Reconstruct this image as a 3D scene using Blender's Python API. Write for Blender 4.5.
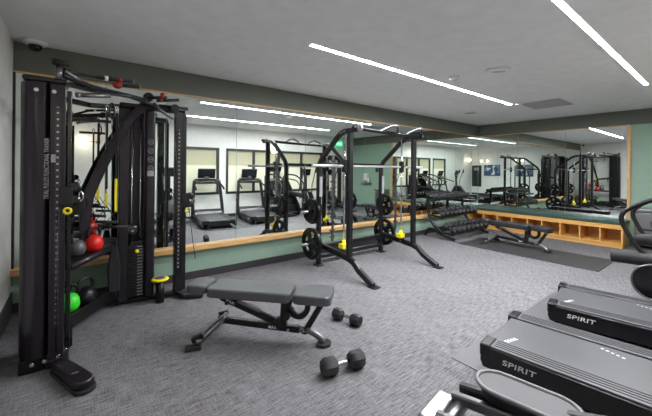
import bpy, math, random
from mathutils import Vector, Matrix, Euler
for o in list(bpy.data.objects): bpy.data.objects.remove(o)
S = bpy.context.scene
C = S.collection
V = Vector
PI = math.pi
random.seed(4)

# ------------------------------------------------------------------ camera
YAW = 0.9112; ROLL = 0.0098; FPX = 321.0; HY = 169.14
cd = bpy.data.cameras.new('camera'); cam = bpy.data.objects.new('camera', cd); C.objects.link(cam)
fw = V((math.cos(YAW), math.sin(YAW), 0)); rt = V((math.sin(YAW), -math.cos(YAW), 0)); up = V((0, 0, 1))
r2 = rt*math.cos(ROLL) + up*math.sin(ROLL); u2 = up*math.cos(ROLL) - rt*math.sin(ROLL)
M = Matrix((r2, u2, -fw)).transposed().to_4x4(); M.translation = V((0, 0, 1.54))
cam.matrix_world = M
cd.sensor_fit = 'HORIZONTAL'; cd.sensor_width = 36; cd.lens = FPX/652*36
cd.shift_y = -(208-HY)/652; cd.clip_start = 0.05
S.camera = cam

# ------------------------------------------------------------------ world and exposure
w = bpy.data.worlds.new('world'); S.world = w; w.use_nodes = True
w.node_tree.nodes['Background'].inputs[0].default_value = (.8, .85, .9, 1)
w.node_tree.nodes['Background'].inputs[1].default_value = 0.05
S.view_settings.view_transform = 'Standard'; S.view_settings.look = 'None'
S.view_settings.gamma = 1; S.view_settings.use_curve_mapping = False
S.view_settings.exposure = 0.0
LED = 300.0          # emission of the ceiling light strips
GLOBE = 8.0        # emission of the wall lamp globes
PANE = 0.5         # lit rooms behind the frosted inner windows
H = 2.842; D = 4.658; E = 9.187; LX = -0.535; WY = -0.66

# ------------------------------------------------------------------ materials
def s2l(c):
    return tuple(((v/255)/12.92 if v/255 <= .04045 else ((v/255+.055)/1.055)**2.4) for v in c)
def mat(name, rgb, rough=.5, metal=0, bump=0, bscale=40, var=0, vscale=6, emit=0, spec=.5, coat=0, stretch=None):
    m = bpy.data.materials.new(name); m.use_nodes = True
    n = m.node_tree.nodes; l = m.node_tree.links; b = n['Principled BSDF']
    c = s2l(rgb) + (1,)
    b.inputs['Base Color'].default_value = c; b.inputs['Roughness'].default_value = rough
    b.inputs['Metallic'].default_value = metal; b.inputs['Specular IOR Level'].default_value = spec
    b.inputs['Coat Weight'].default_value = coat
    tc = n.new('ShaderNodeTexCoord'); mp = n.new('ShaderNodeMapping'); l.new(tc.outputs['Object'], mp.inputs[0])
    if stretch: mp.inputs['Scale'].default_value = stretch
    nz = n.new('ShaderNodeTexNoise'); nz.inputs['Scale'].default_value = vscale; nz.inputs['Detail'].default_value = 4
    l.new(mp.outputs[0], nz.inputs['Vector'])
    rp = n.new('ShaderNodeValToRGB'); v = max(var, .04)
    rp.color_ramp.elements[0].position = .3; rp.color_ramp.elements[1].position = .7
    rp.color_ramp.elements[0].color = tuple(x*(1-v) for x in c[:3])+(1,)
    rp.color_ramp.elements[1].color = tuple(min(1, x*(1+v)) for x in c[:3])+(1,)
    l.new(nz.outputs['Fac'], rp.inputs[0]); l.new(rp.outputs[0], b.inputs['Base Color'])
    if bump:
        nb = n.new('ShaderNodeTexNoise'); nb.inputs['Scale'].default_value = bscale
        l.new(mp.outputs[0], nb.inputs['Vector'])
        bp = n.new('ShaderNodeBump'); bp.inputs['Strength'].default_value = bump; bp.inputs['Distance'].default_value = .004
        l.new(nb.outputs['Fac'], bp.inputs['Height']); l.new(bp.outputs[0], b.inputs['Normal'])
    if emit:
        b.inputs['Emission Color'].default_value = c; b.inputs['Emission Strength'].default_value = emit
    return m

def wood(name, a, b_, sc=(2, 30, 30)):
    m = bpy.data.materials.new(name); m.use_nodes = True
    n = m.node_tree.nodes; l = m.node_tree.links; b = n['Principled BSDF']
    tc = n.new('ShaderNodeTexCoord'); mp = n.new('ShaderNodeMapping'); mp.inputs['Scale'].default_value = sc
    l.new(tc.outputs['Object'], mp.inputs[0])
    nz = n.new('ShaderNodeTexNoise'); nz.inputs['Scale'].default_value = 1.5; nz.inputs['Detail'].default_value = 6; nz.inputs['Distortion'].default_value = .6
    l.new(mp.outputs[0], nz.inputs['Vector'])
    rp = n.new('ShaderNodeValToRGB'); rp.color_ramp.elements[0].position = .3; rp.color_ramp.elements[1].position = .7
    rp.color_ramp.elements[0].color = s2l(a)+(1,); rp.color_ramp.elements[1].color = s2l(b_)+(1,)
    l.new(nz.outputs['Fac'], rp.inputs[0]); l.new(rp.outputs[0], b.inputs['Base Color']); b.inputs['Roughness'].default_value = .45
    return m

def carpet():
    m = bpy.data.materials.new('carpet'); m.use_nodes = True
    n = m.node_tree.nodes; l = m.node_tree.links; b = n['Principled BSDF']
    tc = n.new('ShaderNodeTexCoord')
    def noise(scale, sc, det=3):
        mp = n.new('ShaderNodeMapping'); mp.inputs['Scale'].default_value = sc; l.new(tc.outputs['Object'], mp.inputs[0])
        z = n.new('ShaderNodeTexNoise'); z.inputs['Scale'].default_value = scale; z.inputs['Detail'].default_value = det
        l.new(mp.outputs[0], z.inputs['Vector']); return z.outputs['Fac']
    a = noise(9, (1, 14, 1)); c = noise(9, (14, 1, 1)); d = noise(90, (1, 1, 1)); e = noise(1.2, (1, 1, 1))
    def mth(op, x, y):
        q = n.new('ShaderNodeMath'); q.operation = op
        for i, v in enumerate((x, y)):
            if isinstance(v, (int, float)): q.inputs[i].default_value = v
            else: l.new(v, q.inputs[i])
        return q.outputs[0]
    s = mth('ADD', mth('MULTIPLY', a, .5), mth('MULTIPLY', c, .2))
    s = mth('ADD', s, mth('MULTIPLY', d, .22)); s = mth('ADD', s, mth('MULTIPLY', e, .08))
    rp = n.new('ShaderNodeValToRGB'); rp.color_ramp.elements[0].position = .36; rp.color_ramp.elements[1].position = .64
    rp.color_ramp.elements[0].color = s2l((54, 52, 56))+(1,); rp.color_ramp.elements[1].color = s2l((140, 138, 141))+(1,)
    l.new(s, rp.inputs[0]); l.new(rp.outputs[0], b.inputs['Base Color']); b.inputs['Roughness'].default_value = .85
    b.inputs['Specular IOR Level'].default_value = .3
    bp = n.new('ShaderNodeBump'); bp.inputs['Strength'].default_value = .5; bp.inputs['Distance'].default_value = .004
    l.new(s, bp.inputs['Height']); l.new(bp.outputs[0], b.inputs['Normal'])
    return m

def frosted():      # obscured inner window: film on the lower half, dim tan room above, all softly lit from behind
    m = bpy.data.materials.new('frosted_pane'); m.use_nodes = True
    n = m.node_tree.nodes; l = m.node_tree.links; b = n['Principled BSDF']
    g = n.new('ShaderNodeNewGeometry'); sp = n.new('ShaderNodeSeparateXYZ'); l.new(g.outputs['Position'], sp.inputs[0])
    rp = n.new('ShaderNodeValToRGB'); rp.color_ramp.interpolation = 'LINEAR'
    mr = n.new('ShaderNodeMapRange'); mr.inputs[1].default_value = .7; mr.inputs[2].default_value = 2.2
    l.new(sp.outputs[2], mr.inputs[0]); l.new(mr.outputs[0], rp.inputs[0])
    rp.color_ramp.elements[0].position = 0; rp.color_ramp.elements[0].color = s2l((206, 204, 186))+(1,)
    rp.color_ramp.elements[1].position = 1; rp.color_ramp.elements[1].color = s2l((150, 146, 124))+(1,)
    e = rp.color_ramp.elements.new(.60); e.color = s2l((202, 199, 178))+(1,)
    e = rp.color_ramp.elements.new(.63); e.color = s2l((164, 160, 136))+(1,)
    l.new(rp.outputs[0], b.inputs['Base Color']); l.new(rp.outputs[0], b.inputs['Emission Color'])
    b.inputs['Emission Strength'].default_value = PANE; b.inputs['Roughness'].default_value = .25
    return m

def holes(xc, name, rgb):      # a row of pale numbered holes down a column face
    m = bpy.data.materials.new(name); m.use_nodes = True
    n = m.node_tree.nodes; l = m.node_tree.links; b = n['Principled BSDF']
    tc = n.new('ShaderNodeTexCoord'); sp = n.new('ShaderNodeSeparateXYZ'); l.new(tc.outputs['Object'], sp.inputs[0])
    def mth(op, x, y=0):
        q = n.new('ShaderNodeMath'); q.operation = op
        for i, v in enumerate((x, y)):
            if isinstance(v, (int, float)): q.inputs[i].default_value = v
            else: l.new(v, q.inputs[i])
        return q.outputs[0]
    dz = mth('MULTIPLY', mth('SUBTRACT', mth('FRACT', mth('DIVIDE', sp.outputs[2], .048)), .5), .048)
    dx = mth('SUBTRACT', sp.outputs[0], xc)
    dd = mth('SQRT', mth('ADD', mth('MULTIPLY', dx, dx), mth('MULTIPLY', dz, dz)))
    f = mth('LESS_THAN', dd, .0075)
    mx = n.new('ShaderNodeMix'); mx.data_type = 'RGBA'; l.new(f, mx.inputs[0]); mx.inputs[6].default_value = s2l(rgb)+(1,); mx.inputs[7].default_value = s2l((170, 170, 172))+(1,)
    l.new(mx.outputs[2], b.inputs['Base Color']); b.inputs['Roughness'].default_value = .35
    return m

def abstract_print(name, cols, sc):
    m = bpy.data.materials.new(name); m.use_nodes = True
    n = m.node_tree.nodes; l = m.node_tree.links; b = n['Principled BSDF']
    tc = n.new('ShaderNodeTexCoord'); z = n.new('ShaderNodeTexVoronoi'); z.inputs['Scale'].default_value = sc
    l.new(tc.outputs['Object'], z.inputs['Vector'])
    sp = n.new('ShaderNodeSeparateColor'); l.new(z.outputs['Color'], sp.inputs[0])
    rp = n.new('ShaderNodeValToRGB'); rp.color_ramp.interpolation = 'CONSTANT'
    rp.color_ramp.elements[0].color = s2l(cols[0])+(1,); rp.color_ramp.elements[1].color = s2l(cols[1])+(1,); rp.color_ramp.elements[1].position = .4
    e = rp.color_ramp.elements.new(.7); e.color = s2l(cols[2])+(1,)
    l.new(sp.outputs[0], rp.inputs[0]); l.new(rp.outputs[0], b.inputs['Base Color']); b.inputs['Roughness'].default_value = .3
    return m

MT = dict(
    black=mat('black_powder_coat', (15, 14, 17), .38, .1, bump=.1, bscale=300),
    blackg=mat('gloss_black', (17, 16, 19), .22, 0, spec=.6),
    shroud=mat('charcoal_shroud', (36, 31, 38), .28, .3),
    rubber=mat('black_rubber', (22, 21, 23), .65, bump=.3, bscale=200),
    rubber_mat=mat('rubber_floor_mat', (46, 45, 48), .6, bump=.5, bscale=160, var=.12, vscale=30),
    clearmat=mat('grey_equipment_mat', (88, 86, 90), .4, bump=.2, bscale=200, var=.06),
    vinyl=mat('bench_vinyl', (80, 80, 84), .33, bump=.25, bscale=350, spec=.5),
    vinyl2=mat('bench_vinyl_dark', (32, 33, 38), .4, bump=.25, bscale=350),
    chrome=mat('chrome', (205, 205, 208), .18, 1),
    barsteel=mat('satin_bar_steel', (205, 205, 207), .45, .35),
    steel=mat('brushed_steel', (150, 150, 152), .35, 1, var=.06, vscale=20, stretch=(1, 1, 30)),
    gun=mat('gunmetal_tube', (120, 118, 122), .28, .85),
    silver=mat('silver_paint', (150, 150, 153), .3, .6),
    white=mat('white_plastic', (222, 222, 220), .4),
    offwhite=mat('off_white_paint', (228, 226, 222), .7, bump=.1, bscale=120, var=.02),
    ceil=mat('ceiling_paint', (232, 232, 234), .8, bump=.08, bscale=150, var=.015),
    sage_shaded=mat('sage_green_paint_shaded', (98, 102, 92), .6, bump=.08, bscale=150, var=.02),  # wall green again, darkened to carry the shade under the ceiling
    sage_light=mat('sage_green_wall_paint', (142, 168, 150), .6, bump=.08, bscale=150, var=.02),
    base=mat('dark_rubber_baseboard', (58, 54, 60), .55),
    frame=mat('dark_window_frame', (48, 49, 52), .4, .2),
    yellow=mat('yellow_plastic', (236, 218, 20), .4),
    red=mat('red_vinyl_coat', (214, 28, 22), .4),
    redk=mat('dark_red_grip', (150, 28, 26), .5),
    lime=mat('lime_green_coat', (60, 220, 50), .45),
    greyk=mat('grey_kettlebell', (88, 88, 92), .4, .3),
    iron=mat('cast_iron_black', (20, 19, 22), .35, .3, bump=.3, bscale=120),
    dbrubber=mat('dumbbell_urethane', (32, 31, 34), .45, bump=.15, bscale=150),
    belt=mat('treadmill_belt', (72, 72, 75), .38, bump=.25, bscale=300),
    deckrail=mat('grey_deck_rail', (84, 84, 88), .42, .3),
    skirt=mat('treadmill_skirt', (22, 20, 23), .3, .1),
    pedal=mat('pedal_tread_grey', (88, 87, 90), .55, bump=.4, bscale=200),
    rim=mat('pedal_rim_grey', (112, 111, 114), .35),
    screen=mat('dark_screen', (20, 24, 28), .12),
    cushion=mat('green_bench_cushion', (44, 74, 66), .45, bump=.15, bscale=200, var=.05),
    brass=mat('brass', (184, 140, 70), .3, 1),
    led=mat('led_diffuser', (250, 252, 255), .5, emit=LED),
    globe=mat('opal_glass_lit', (255, 240, 220), .4, emit=GLOBE),
    exit=mat('exit_sign_green', (20, 200, 130), .4, emit=1.2),
    exitw=mat('exit_sign_letters', (235, 255, 245), .4, emit=1.5),
    vent=mat('grey_vent', (178, 178, 178), .6),
    strap=mat('black_webbing', (24, 24, 26), .8),
    wood=wood('birch_ply', (196, 148, 92), (224, 182, 124)),
    woody=wood('birch_ply_cubby', (206, 150, 78), (228, 178, 104), (30, 2, 30)),
    led_pt=mat('grey_print', (150, 148, 152), .5),
)
mm = bpy.data.materials.new('mirror_glass'); mm.use_nodes = True
b = mm.node_tree.nodes['Principled BSDF']; b.inputs['Base Color'].default_value = (.80, .86, .83, 1)
b.inputs['Metallic'].default_value = 1; b.inputs['Roughness'].default_value = 0
MT['mirror'] = mm; MT['carpet'] = carpet(); MT['frost'] = frosted()
MT['art1'] = abstract_print('wall_print_blue', ((60, 82, 120), (210, 216, 225), (120, 140, 170)), 4)
MT['art2'] = abstract_print('wall_print_slate', ((48, 60, 88), (196, 204, 214), (96, 112, 140)), 5)

# ------------------------------------------------------------------ mesh helpers
class MB:
    def __init__(s, off=(0, 0, 0)): s.v = []; s.f = []; s.sm = []; s.off = V(off)
    def add(s, vs, fs, smooth=False):
        n = len(s.v); s.v += [V(q)-s.off for q in vs]
        for f in fs: s.f.append([n+i for i in f]); s.sm.append(smooth)
        return s
    def box(s, c, d, rot=None):
        c = V(c); R = rot.to_matrix() if rot else Matrix.Identity(3)
        vs = [c + R @ V((x*d[0]/2, y*d[1]/2, z*d[2]/2)) for x in (-1, 1) for y in (-1, 1) for z in (-1, 1)]
        return s.add(vs, [(0, 1, 3, 2), (4, 6, 7, 5), (0, 4, 5, 1), (2, 3, 7, 6), (0, 2, 6, 4), (1, 5, 7, 3)])
    def bb(s, x0, x1, y0, y1, z0, z1): return s.box(((x0+x1)/2, (y0+y1)/2, (z0+z1)/2), (x1-x0, y1-y0, z1-z0))
    def sweep(s, pts, prof, upv=(0, 0, 1), smooth=True, closed=False):
        pts = [V(p) for p in pts]; n = len(pts); k = len(prof); vs = []; U = V(upv)
        for i, p in enumerate(pts):
            a = pts[(i-1) % n] if (i > 0 or closed) else p; b_ = pts[(i+1) % n] if (i < n-1 or closed) else p
            t = (b_-a).normalized()
            x = t.cross(U)
            if x.length < .05: x = t.cross(V((1, 0, 0))) if abs(t.x) < .9 else t.cross(V((0, 1, 0)))
            x.normalize(); y = x.cross(t)
            sc = 1.0
            if (0 < i < n-1) or closed:
                t1 = (p-a).normalized(); sc = 1/max(.5, t.dot(t1))
            for (q, r) in prof: vs.append(p + x*q + y*r)
        fs = []
        for i in range(n if closed else n-1):
            j = (i+1) % n
            for m in range(k):
                m2 = (m+1) % k; fs.append((i*k+m, i*k+m2, j*k+m2, j*k+m))
        s.add(vs, fs, smooth)
        if not closed:
            nn = len(s.v)-len(vs)
            s.f.append([nn+m for m in reversed(range(k))]); s.f.append([nn+(n-1)*k+m for m in range(k)]); s.sm += [False, False]
        return s
    def tube(s, pts, r, k=10, upv=(0, 0, 1), closed=False, curve=0, ry=None):
        if curve: pts = smooth_path(pts, curve, closed)
        return s.sweep(pts, [(r*math.cos(2*PI*i/k), (ry or r)*math.sin(2*PI*i/k)) for i in range(k)], upv, True, closed)
    def beam(s, pts, w_, h_, upv=(0, 0, 1), curve=0):
        if curve: pts = smooth_path(pts, curve)
        c = min(w_, h_)*.18; a, b_ = w_/2, h_/2
        return s.sweep(pts, [(a-c, -b_), (a, -b_+c), (a, b_-c), (a-c, b_), (-a+c, b_), (-a, b_-c), (-a, -b_+c), (-a+c, -b_)], upv, False)
    def lathe(s, prof, o, axis=(0, 0, 1), k=24, smooth=True):
        ax = V(axis).normalized(); x = ax.orthogonal().normalized(); y = ax.cross(x); o = V(o)
        vs = [o + ax*z + (x*math.cos(2*PI*i/k)+y*math.sin(2*PI*i/k))*r for (r, z) in prof for i in range(k)]
        fs = [(j*k+i, j*k+(i+1) % k, (j+1)*k+(i+1) % k, (j+1)*k+i) for j in range(len(prof)-1) for i in range(k)]
        s.add(vs, fs, smooth)
        nn = len(s.v)-len(vs); s.f.append([nn+i for i in reversed(range(k))]); s.f.append([nn+(len(prof)-1)*k+i for i in range(k)]); s.sm += [False, False]
        return s
    def cyl(s, a, b_, r, r2=None, k=16):
        a, b_ = V(a), V(b_); return s.lathe([(r, 0), (r if r2 is None else r2, (b_-a).length)], a, b_-a, k)
    def prism(s, poly, vec, smooth=False):
        n = len(poly); vec = V(vec); vs = [V(p) for p in poly]+[V(p)+vec for p in poly]
        fs = [tuple(reversed(range(n))), tuple(range(n, 2*n))]
        s.add(vs, fs); nn = len(s.v)-2*n
        for i in range(n): s.f.append([nn+i, nn+(i+1) % n, nn+n+(i+1) % n, nn+n+i]); s.sm.append(smooth)
        return s
    def ball(s, c, r, sx=1, sy=1, sz=1, k=16, m=10):
        vs = []; c = V(c)
        for j in range(m+1):
            t = PI*j/m
            for i in range(k): vs.append(c+V((r*sx*math.sin(t)*math.cos(2*PI*i/k), r*sy*math.sin(t)*math.sin(2*PI*i/k), r*sz*math.cos(t))))
        fs = [(j*k+i, (j+1)*k+i, (j+1)*k+(i+1) % k, j*k+(i+1) % k) for j in range(m) for i in range(k)]
        return s.add(vs, fs, True)
    def ring(s, r0, r1, z0, z1, a0, a1, o, axis, seg=12):   # part of an annulus with thickness
        ax = V(axis).normalized(); x = ax.orthogonal().normalized(); y = ax.cross(x); o = V(o)
        full = abs(a1-a0-2*PI) < 1e-4; n = seg+1 if not full else seg; vs = []
        for i in range(n):
            a = a0+(a1-a0)*i/seg; d = x*math.cos(a)+y*math.sin(a)
            vs += [o+d*r0+ax*z0, o+d*r1+ax*z0, o+d*r1+ax*z1, o+d*r0+ax*z1]
        fs = []
        for i in range(seg):
            p, q = i*4, ((i+1) % n)*4
            for m_ in range(4): fs.append((p+m_, p+(m_+1) % 4, q+(m_+1) % 4, q+m_))
        if not full: fs += [(0, 1, 2, 3), tuple(reversed([seg*4+t for t in range(4)]))]
        return s.add(vs, fs)
    def build(s, name, m, parent=None, bevel=0, seg=2, **k):
        me = bpy.data.meshes.new(name); me.from_pydata([tuple(q) for q in s.v], [], s.f); me.update()
        me.materials.append(MT[m] if isinstance(m, str) else m)
        for p, q in zip(me.polygons, s.sm): p.use_smooth = q
        import bmesh
        bm = bmesh.new(); bm.from_mesh(me); bmesh.ops.remove_doubles(bm, verts=bm.verts, dist=1e-6)
        bmesh.ops.recalc_face_normals(bm, faces=bm.faces); bm.to_mesh(me); bm.free()
        o = bpy.data.objects.new(name, me); C.objects.link(o)
        if parent: o.parent = parent
        if bevel:
            md = o.modifiers.new('bevel', 'BEVEL'); md.width = bevel; md.segments = seg; md.limit_method = 'ANGLE'; md.angle_limit = .6
            if seg > 1:
                for p in me.polygons: p.use_smooth = True
                try: md.harden_normals = True
                except Exception: pass
        if k: tag(o, **k)
        return o

def smooth_path(pts, n=6, closed=False):
    P = [V(p) for p in pts]; out = []; N = len(P)
    for i in range(N if closed else N-1):
        p1, p2 = P[i], P[(i+1) % N]
        p0 = P[(i-1) % N] if (i > 0 or closed) else p1; p3 = P[(i+2) % N] if (i < N-2 or closed) else p2
        for j in range(n):
            t = j/n
            out.append(.5*((2*p1)+(p2-p0)*t+(2*p0-5*p1+4*p2-p3)*t*t+(-p0+3*p1-3*p2+p3)*t**3))
    if not closed: out.append(P[-1])
    return out

def tag(o, label=None, cat=None, group=None, kind=None):
    if label: o['label'] = label
    if cat: o['category'] = cat
    if group: o['group'] = group
    if kind: o['kind'] = kind
    return o
def thing(name, label, cat, loc=(0, 0, 0), rz=0, group=None):
    o = bpy.data.objects.new(name, None); C.objects.link(o); o.location = loc; o.rotation_euler = (0, 0, rz)
    o.empty_display_size = .1
    return tag(o, label, cat, group)
def dup(o, loc, rz, label, group=None):
    r = o.copy(); C.objects.link(r); r.location = loc; r.rotation_euler = (0, 0, rz)
    if label: r['label'] = label
    if group: r['group'] = group
    for ch in list(o.children):
        c = ch.copy(); C.objects.link(c); c.parent = r
        for g in list(ch.children):
            d = g.copy(); C.objects.link(d); d.parent = c
    return r
def lettering(txt, size, m, origin, xdir, ydir, parent, name='lettering', spacing=1.0, align='LEFT', shear=0, ext=.001, wide=1.0):
    cu = bpy.data.curves.new('t', 'FONT'); cu.body = txt; cu.size = size; cu.extrude = ext
    cu.space_character = spacing; cu.align_x = align; cu.shear = shear; cu.offset = size*.012
    t = bpy.data.objects.new('t', cu); C.objects.link(t)
    bpy.context.view_layer.update()
    me = bpy.data.meshes.new_from_object(t.evaluated_get(bpy.context.evaluated_depsgraph_get()))
    bpy.data.objects.remove(t)
    x = V(xdir).normalized(); y = V(ydir).normalized(); z = x.cross(y)
    R = Matrix((x, y, z)).transposed().to_4x4(); R.translation = V(origin); me.transform(Matrix.Diagonal((wide, 1, 1, 1))); me.transform(R)
    me.materials.clear(); me.materials.append(MT[m]); me.name = name
    o = bpy.data.objects.new(name, me); C.objects.link(o); o.parent = parent
    return o

# ------------------------------------------------------------------ room shell
st = dict(kind='structure')
MB().bb(LX-.12, E+.12, WY-.12, D+.12, -.1, 0).build('floor', 'carpet', **st)
MB().bb(LX-.12, E+.12, WY-.12, D+.12, H, H+.1).build('ceiling', 'ceil', **st)
MB().bb(LX-.12, E+.12, D, D+.12, 0, H).build('wall_back', 'sage_light', **st)
MB().bb(LX-.12, LX, WY-.12, D, 0, H).build('wall_left', 'offwhite', **st)
MB().bb(E, E+.12, WY-.12, D, 0, H).build('wall_right', 'sage_light', **st)
# front wall with openings for the windows and the door
ops = [(2.30, 3.50, .73, 2.17), (3.72, 7.52, .73, 2.17), (7.72, 8.50, 0, 2.08)]
wf = MB(); x = LX-.12
for (a, b_, z0, z1) in ops:
    wf.bb(x, a, WY-.12, WY, 0, H)
    if z0 > 0: wf.bb(a, b_, WY-.12, WY, 0, z0)
    wf.bb(a, b_, WY-.12, WY, z1, H); x = b_
wf.bb(x, E, WY-.12, WY, 0, H); wf.build('wall_front', 'offwhite', **st)
# band above the mirrors: same green paint, with shade put into the colour
MB().bb(LX, E, D-.012, D+.001, 2.537, H-.001).build('trim_1', 'sage_shaded', **st)
MB().bb(E-.012, E+.001, WY, D-.012, 2.534, H-.001).build('trim_2', 'sage_shaded', **st)

def window(n, x0, x1, mull):
    fr = MB(); z0, z1 = .73, 2.17; t = .07; y0, y1 = WY-.10, WY+.02
    fr.bb(x0, x1, y0, y1, z0, z0+t); fr.bb(x0, x1, y0, y1, z1-t, z1)
    xs = [x0]+list(mull)+[x1]
    for i, q in enumerate(xs):
        a = q if i == 0 else (q-t if i == len(xs)-1 else q-t/2); fr.bb(a, a+t, y0, y1, z0+t, z1-t)
    o = fr.build('window_%d' % n, 'frame', bevel=.004, seg=1, **st)
    for a, b_ in zip(xs[:-1], xs[1:]):
        MB().bb(a+.02, b_-.02, WY-.06, WY-.05, z0+.02, z1-.02).build('window_pane', 'frost', o)
window(1, 2.30, 3.50, [])
window(2, 3.72, 7.52, [4.67, 5.62, 6.57])
dr = MB(); dr.bb(7.72, 7.78, WY-.1, WY+.02, 0, 2.08); dr.bb(8.44, 8.50, WY-.1, WY+.02, 0, 2.08); dr.bb(7.78, 8.44, WY-.1, WY+.02, 2.02, 2.08)
dr.bb(7.78, 7.88, WY-.07, WY-.03, .01, 2.02); dr.bb(8.34, 8.44, WY-.07, WY-.03, .01, 2.02); dr.bb(7.88, 8.34, WY-.07, WY-.03, .01, .2); dr.bb(7.88, 8.34, WY-.07, WY-.03, 1.9, 2.02)
do = dr.build('door_1', 'frame', **st)
MB().bb(7.87, 8.35, WY-.055, WY-.045, .19, 1.91).build('door_pane', 'frost', do)
MB().tube([(7.84, WY-.03, 1.1), (7.84, WY+.03, 1.1), (7.84, WY+.03, 1.35), (7.84, WY-.03, 1.35)], .01).build('door_handle', 'steel', do)
# baseboards
MB().bb(LX, 8.6, D-.012, D, 0, .10).build('baseboard_back', 'base', **st)
MB().bb(LX, LX+.012, WY, D-.012, 0, .22).build('baseboard_left', 'base', **st)
MB().bb(E-.012, E, WY, 1.42, 0, .10).build('baseboard_right', 'base', **st)
bf = MB()
for a, b_ in ((LX, 7.72), (8.5, E)): bf.bb(a, b_, WY, WY+.012, 0, .10)
bf.build('baseboard_front', 'base', **st)
# wooden ledge under the long mirror, wood strips round the mirrors
MB().bb(LX+.0, 8.58, D-.10, D, .405, .468).build('trim_3', 'wood', bevel=.003, seg=1, **st)
MB().bb(LX, E, D-.022, D-.001, 2.52, 2.538).build('trim_4', 'wood', **st)
MB().bb(E-.022, E-.001, 1.42, D-.03, 2.52, 2.535).build('trim_5', 'wood', **st)
MB().bb(E-.04, E-.001, 1.405, 1.455, .5, 2.52).build('trim_6', 'wood', **st)
MB().bb(LX+.001, LX+.02, D-.03, D-.001, .468, 2.52).build('trim_7', 'frame', **st)
# mirror panels
seams = [LX+.02, .267, .93, 1.893, 3.144, 4.594, 5.9, 6.9, 7.963, E-.013]
names = ['long wall mirror panel behind the left tower of the cable machine', 'long wall mirror panel behind the hanging straps and kettlebells',
         'long wall mirror panel between the weight stack and the slim right column', 'long wall mirror panel just left of the squat rack, showing two treadmills',
         'long wall mirror panel directly behind the left frame of the smith machine', 'long wall mirror panel behind the right frame of the smith machine',
         'long wall mirror panel just right of the smith machine', 'long wall mirror panel above the left end of the dumbbell rack', 'long wall mirror panel at the far corner']
for i in range(len(seams)-1):
    MB().bb(seams[i]+.003, seams[i+1]-.003, D-.010, D-.004, .468, 2.52).build('mirror_panel', 'mirror', label=names[i], cat='mirror', group='mirror panels along the long wall')
ys = [1.455, 2.545, 3.59, D-.011]
nm = ['end wall mirror panel nearest its upright wood edge', 'middle one of the three end wall mirror panels', 'end wall mirror panel next to the far corner']
for i in range(3):
    MB().bb(E-.010, E-.004, ys[i]+.003, ys[i+1]-.003, .54, 2.52).build('mirror_panel', 'mirror', label=nm[i], cat='mirror', group='mirror panels on the end wall')

# ------------------------------------------------------------------ ceiling fittings
def strip(x0, x1, y, label):
    t = thing('ceiling_light', label, 'ceiling light', ((x0+x1)/2, y, H), 0, 'ceiling light strips')
    L = (x1-x0)/2
    f = MB(); f.bb(-L-.006, L+.006, -.030, -.023, -.006, 0); f.bb(-L-.006, L+.006, .023, .030, -.006, 0); f.bb(-L-.006, -L, -.028, .028, -.006, 0); f.bb(L, L+.006, -.028, .028, -.006, 0)
    f.build('frame', 'white', t)
    MB().bb(-L, L, -.023, .023, -.005, -.0005).build('diffuser', 'led', t)
strip(1.926, 6.694, 2.754, 'long white ceiling light strip nearer the mirrored long wall')
strip(1.926, 6.64, .857, 'long white ceiling light strip at the top right, over the treadmills')
t = thing('smoke_detector', 'small round white smoke detector beside the middle ceiling light strip', 'smoke detector', (4.144, 2.451, H))
MB().lathe([(.065, 0), (.065, -.02), (.05, -.038), (.025, -.045)], (0, 0, 0)).build('base', 'white', t)
MB().lathe([(.022, -.045), (.018, -.055)], (0, 0, 0)).build('sensor', 'vent', t)
t = thing('ceiling_alarm', 'white oval alarm fitting on the ceiling between the two light strips', 'alarm', (4.22, 1.89, H), -.95)
pts = [(.14*math.cos(a), .055*math.sin(a), 0) for a in [2*PI*i/24 for i in range(24)]]
MB().prism(pts, (0, 0, -.04)).build('housing', 'white', t, bevel=.012)
MB().prism([(p[0]*.6, p[1]*.5, -.04) for p in pts], (0, 0, -.008)).build('lens', 'vent', t)
t = thing('dome_camera', 'small white dome security camera with dark lens above the cable machine', 'security camera', (-.353, 4.50, H))
MB().lathe([(.095, 0), (.10, -.012), (.10, -.03), (.075, -.045)], (0, 0, 0)).build('ring', 'white', t)
MB().lathe([(.058, -.044), (.054, -.072), (.036, -.095), (.012, -.105)], (0, 0, 0)).build('dome', 'blackg', t)
t = thing('ceiling_vent', 'square grey ceiling vent near the end wall mirror', 'vent', (7.16, 2.30, H))
MB().bb(-.39, .39, -.33, .33, -.012, 0).build('frame', 'vent', t, bevel=.004, seg=1)
g = MB()
for i in range(9): g.bb(-.35, .35, -.29+i*.065, -.26+i*.065, -.018, -.012)
g.build('grille', 'vent', t)
MB().bb(6.95, 7.15, 3.62, 3.86, H-.01, H).build('ceiling_vent', 'vent', label='tiny grey ceiling vent close to the far corner', cat='vent')
t = thing('ceiling_speaker', 'small white disc between the light strip end and the square vent', 'ceiling speaker', (6.72, 2.62, H))  # this disc is a ceiling speaker
MB().lathe([(.06, 0), (.06, -.012), (.045, -.03)], (0, 0, 0)).build('disc', 'white', t)
t = thing('exit_sign', 'green lit exit sign by the door, seen in the mirror', 'exit sign', (8.25, WY+.12, H-.0))
MB().bb(-.01, .01, -.01, .01, -.17, 0).build('stem', 'white', t)
MB().bb(-.20, .20, -.015, .015, -.40, -.17).build('panel', 'exit', t)
lettering('EXIT', .16, 'exitw', (0, .016, -.345), (-1, 0, 0), (0, 0, 1), t, align='CENTER')

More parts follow.
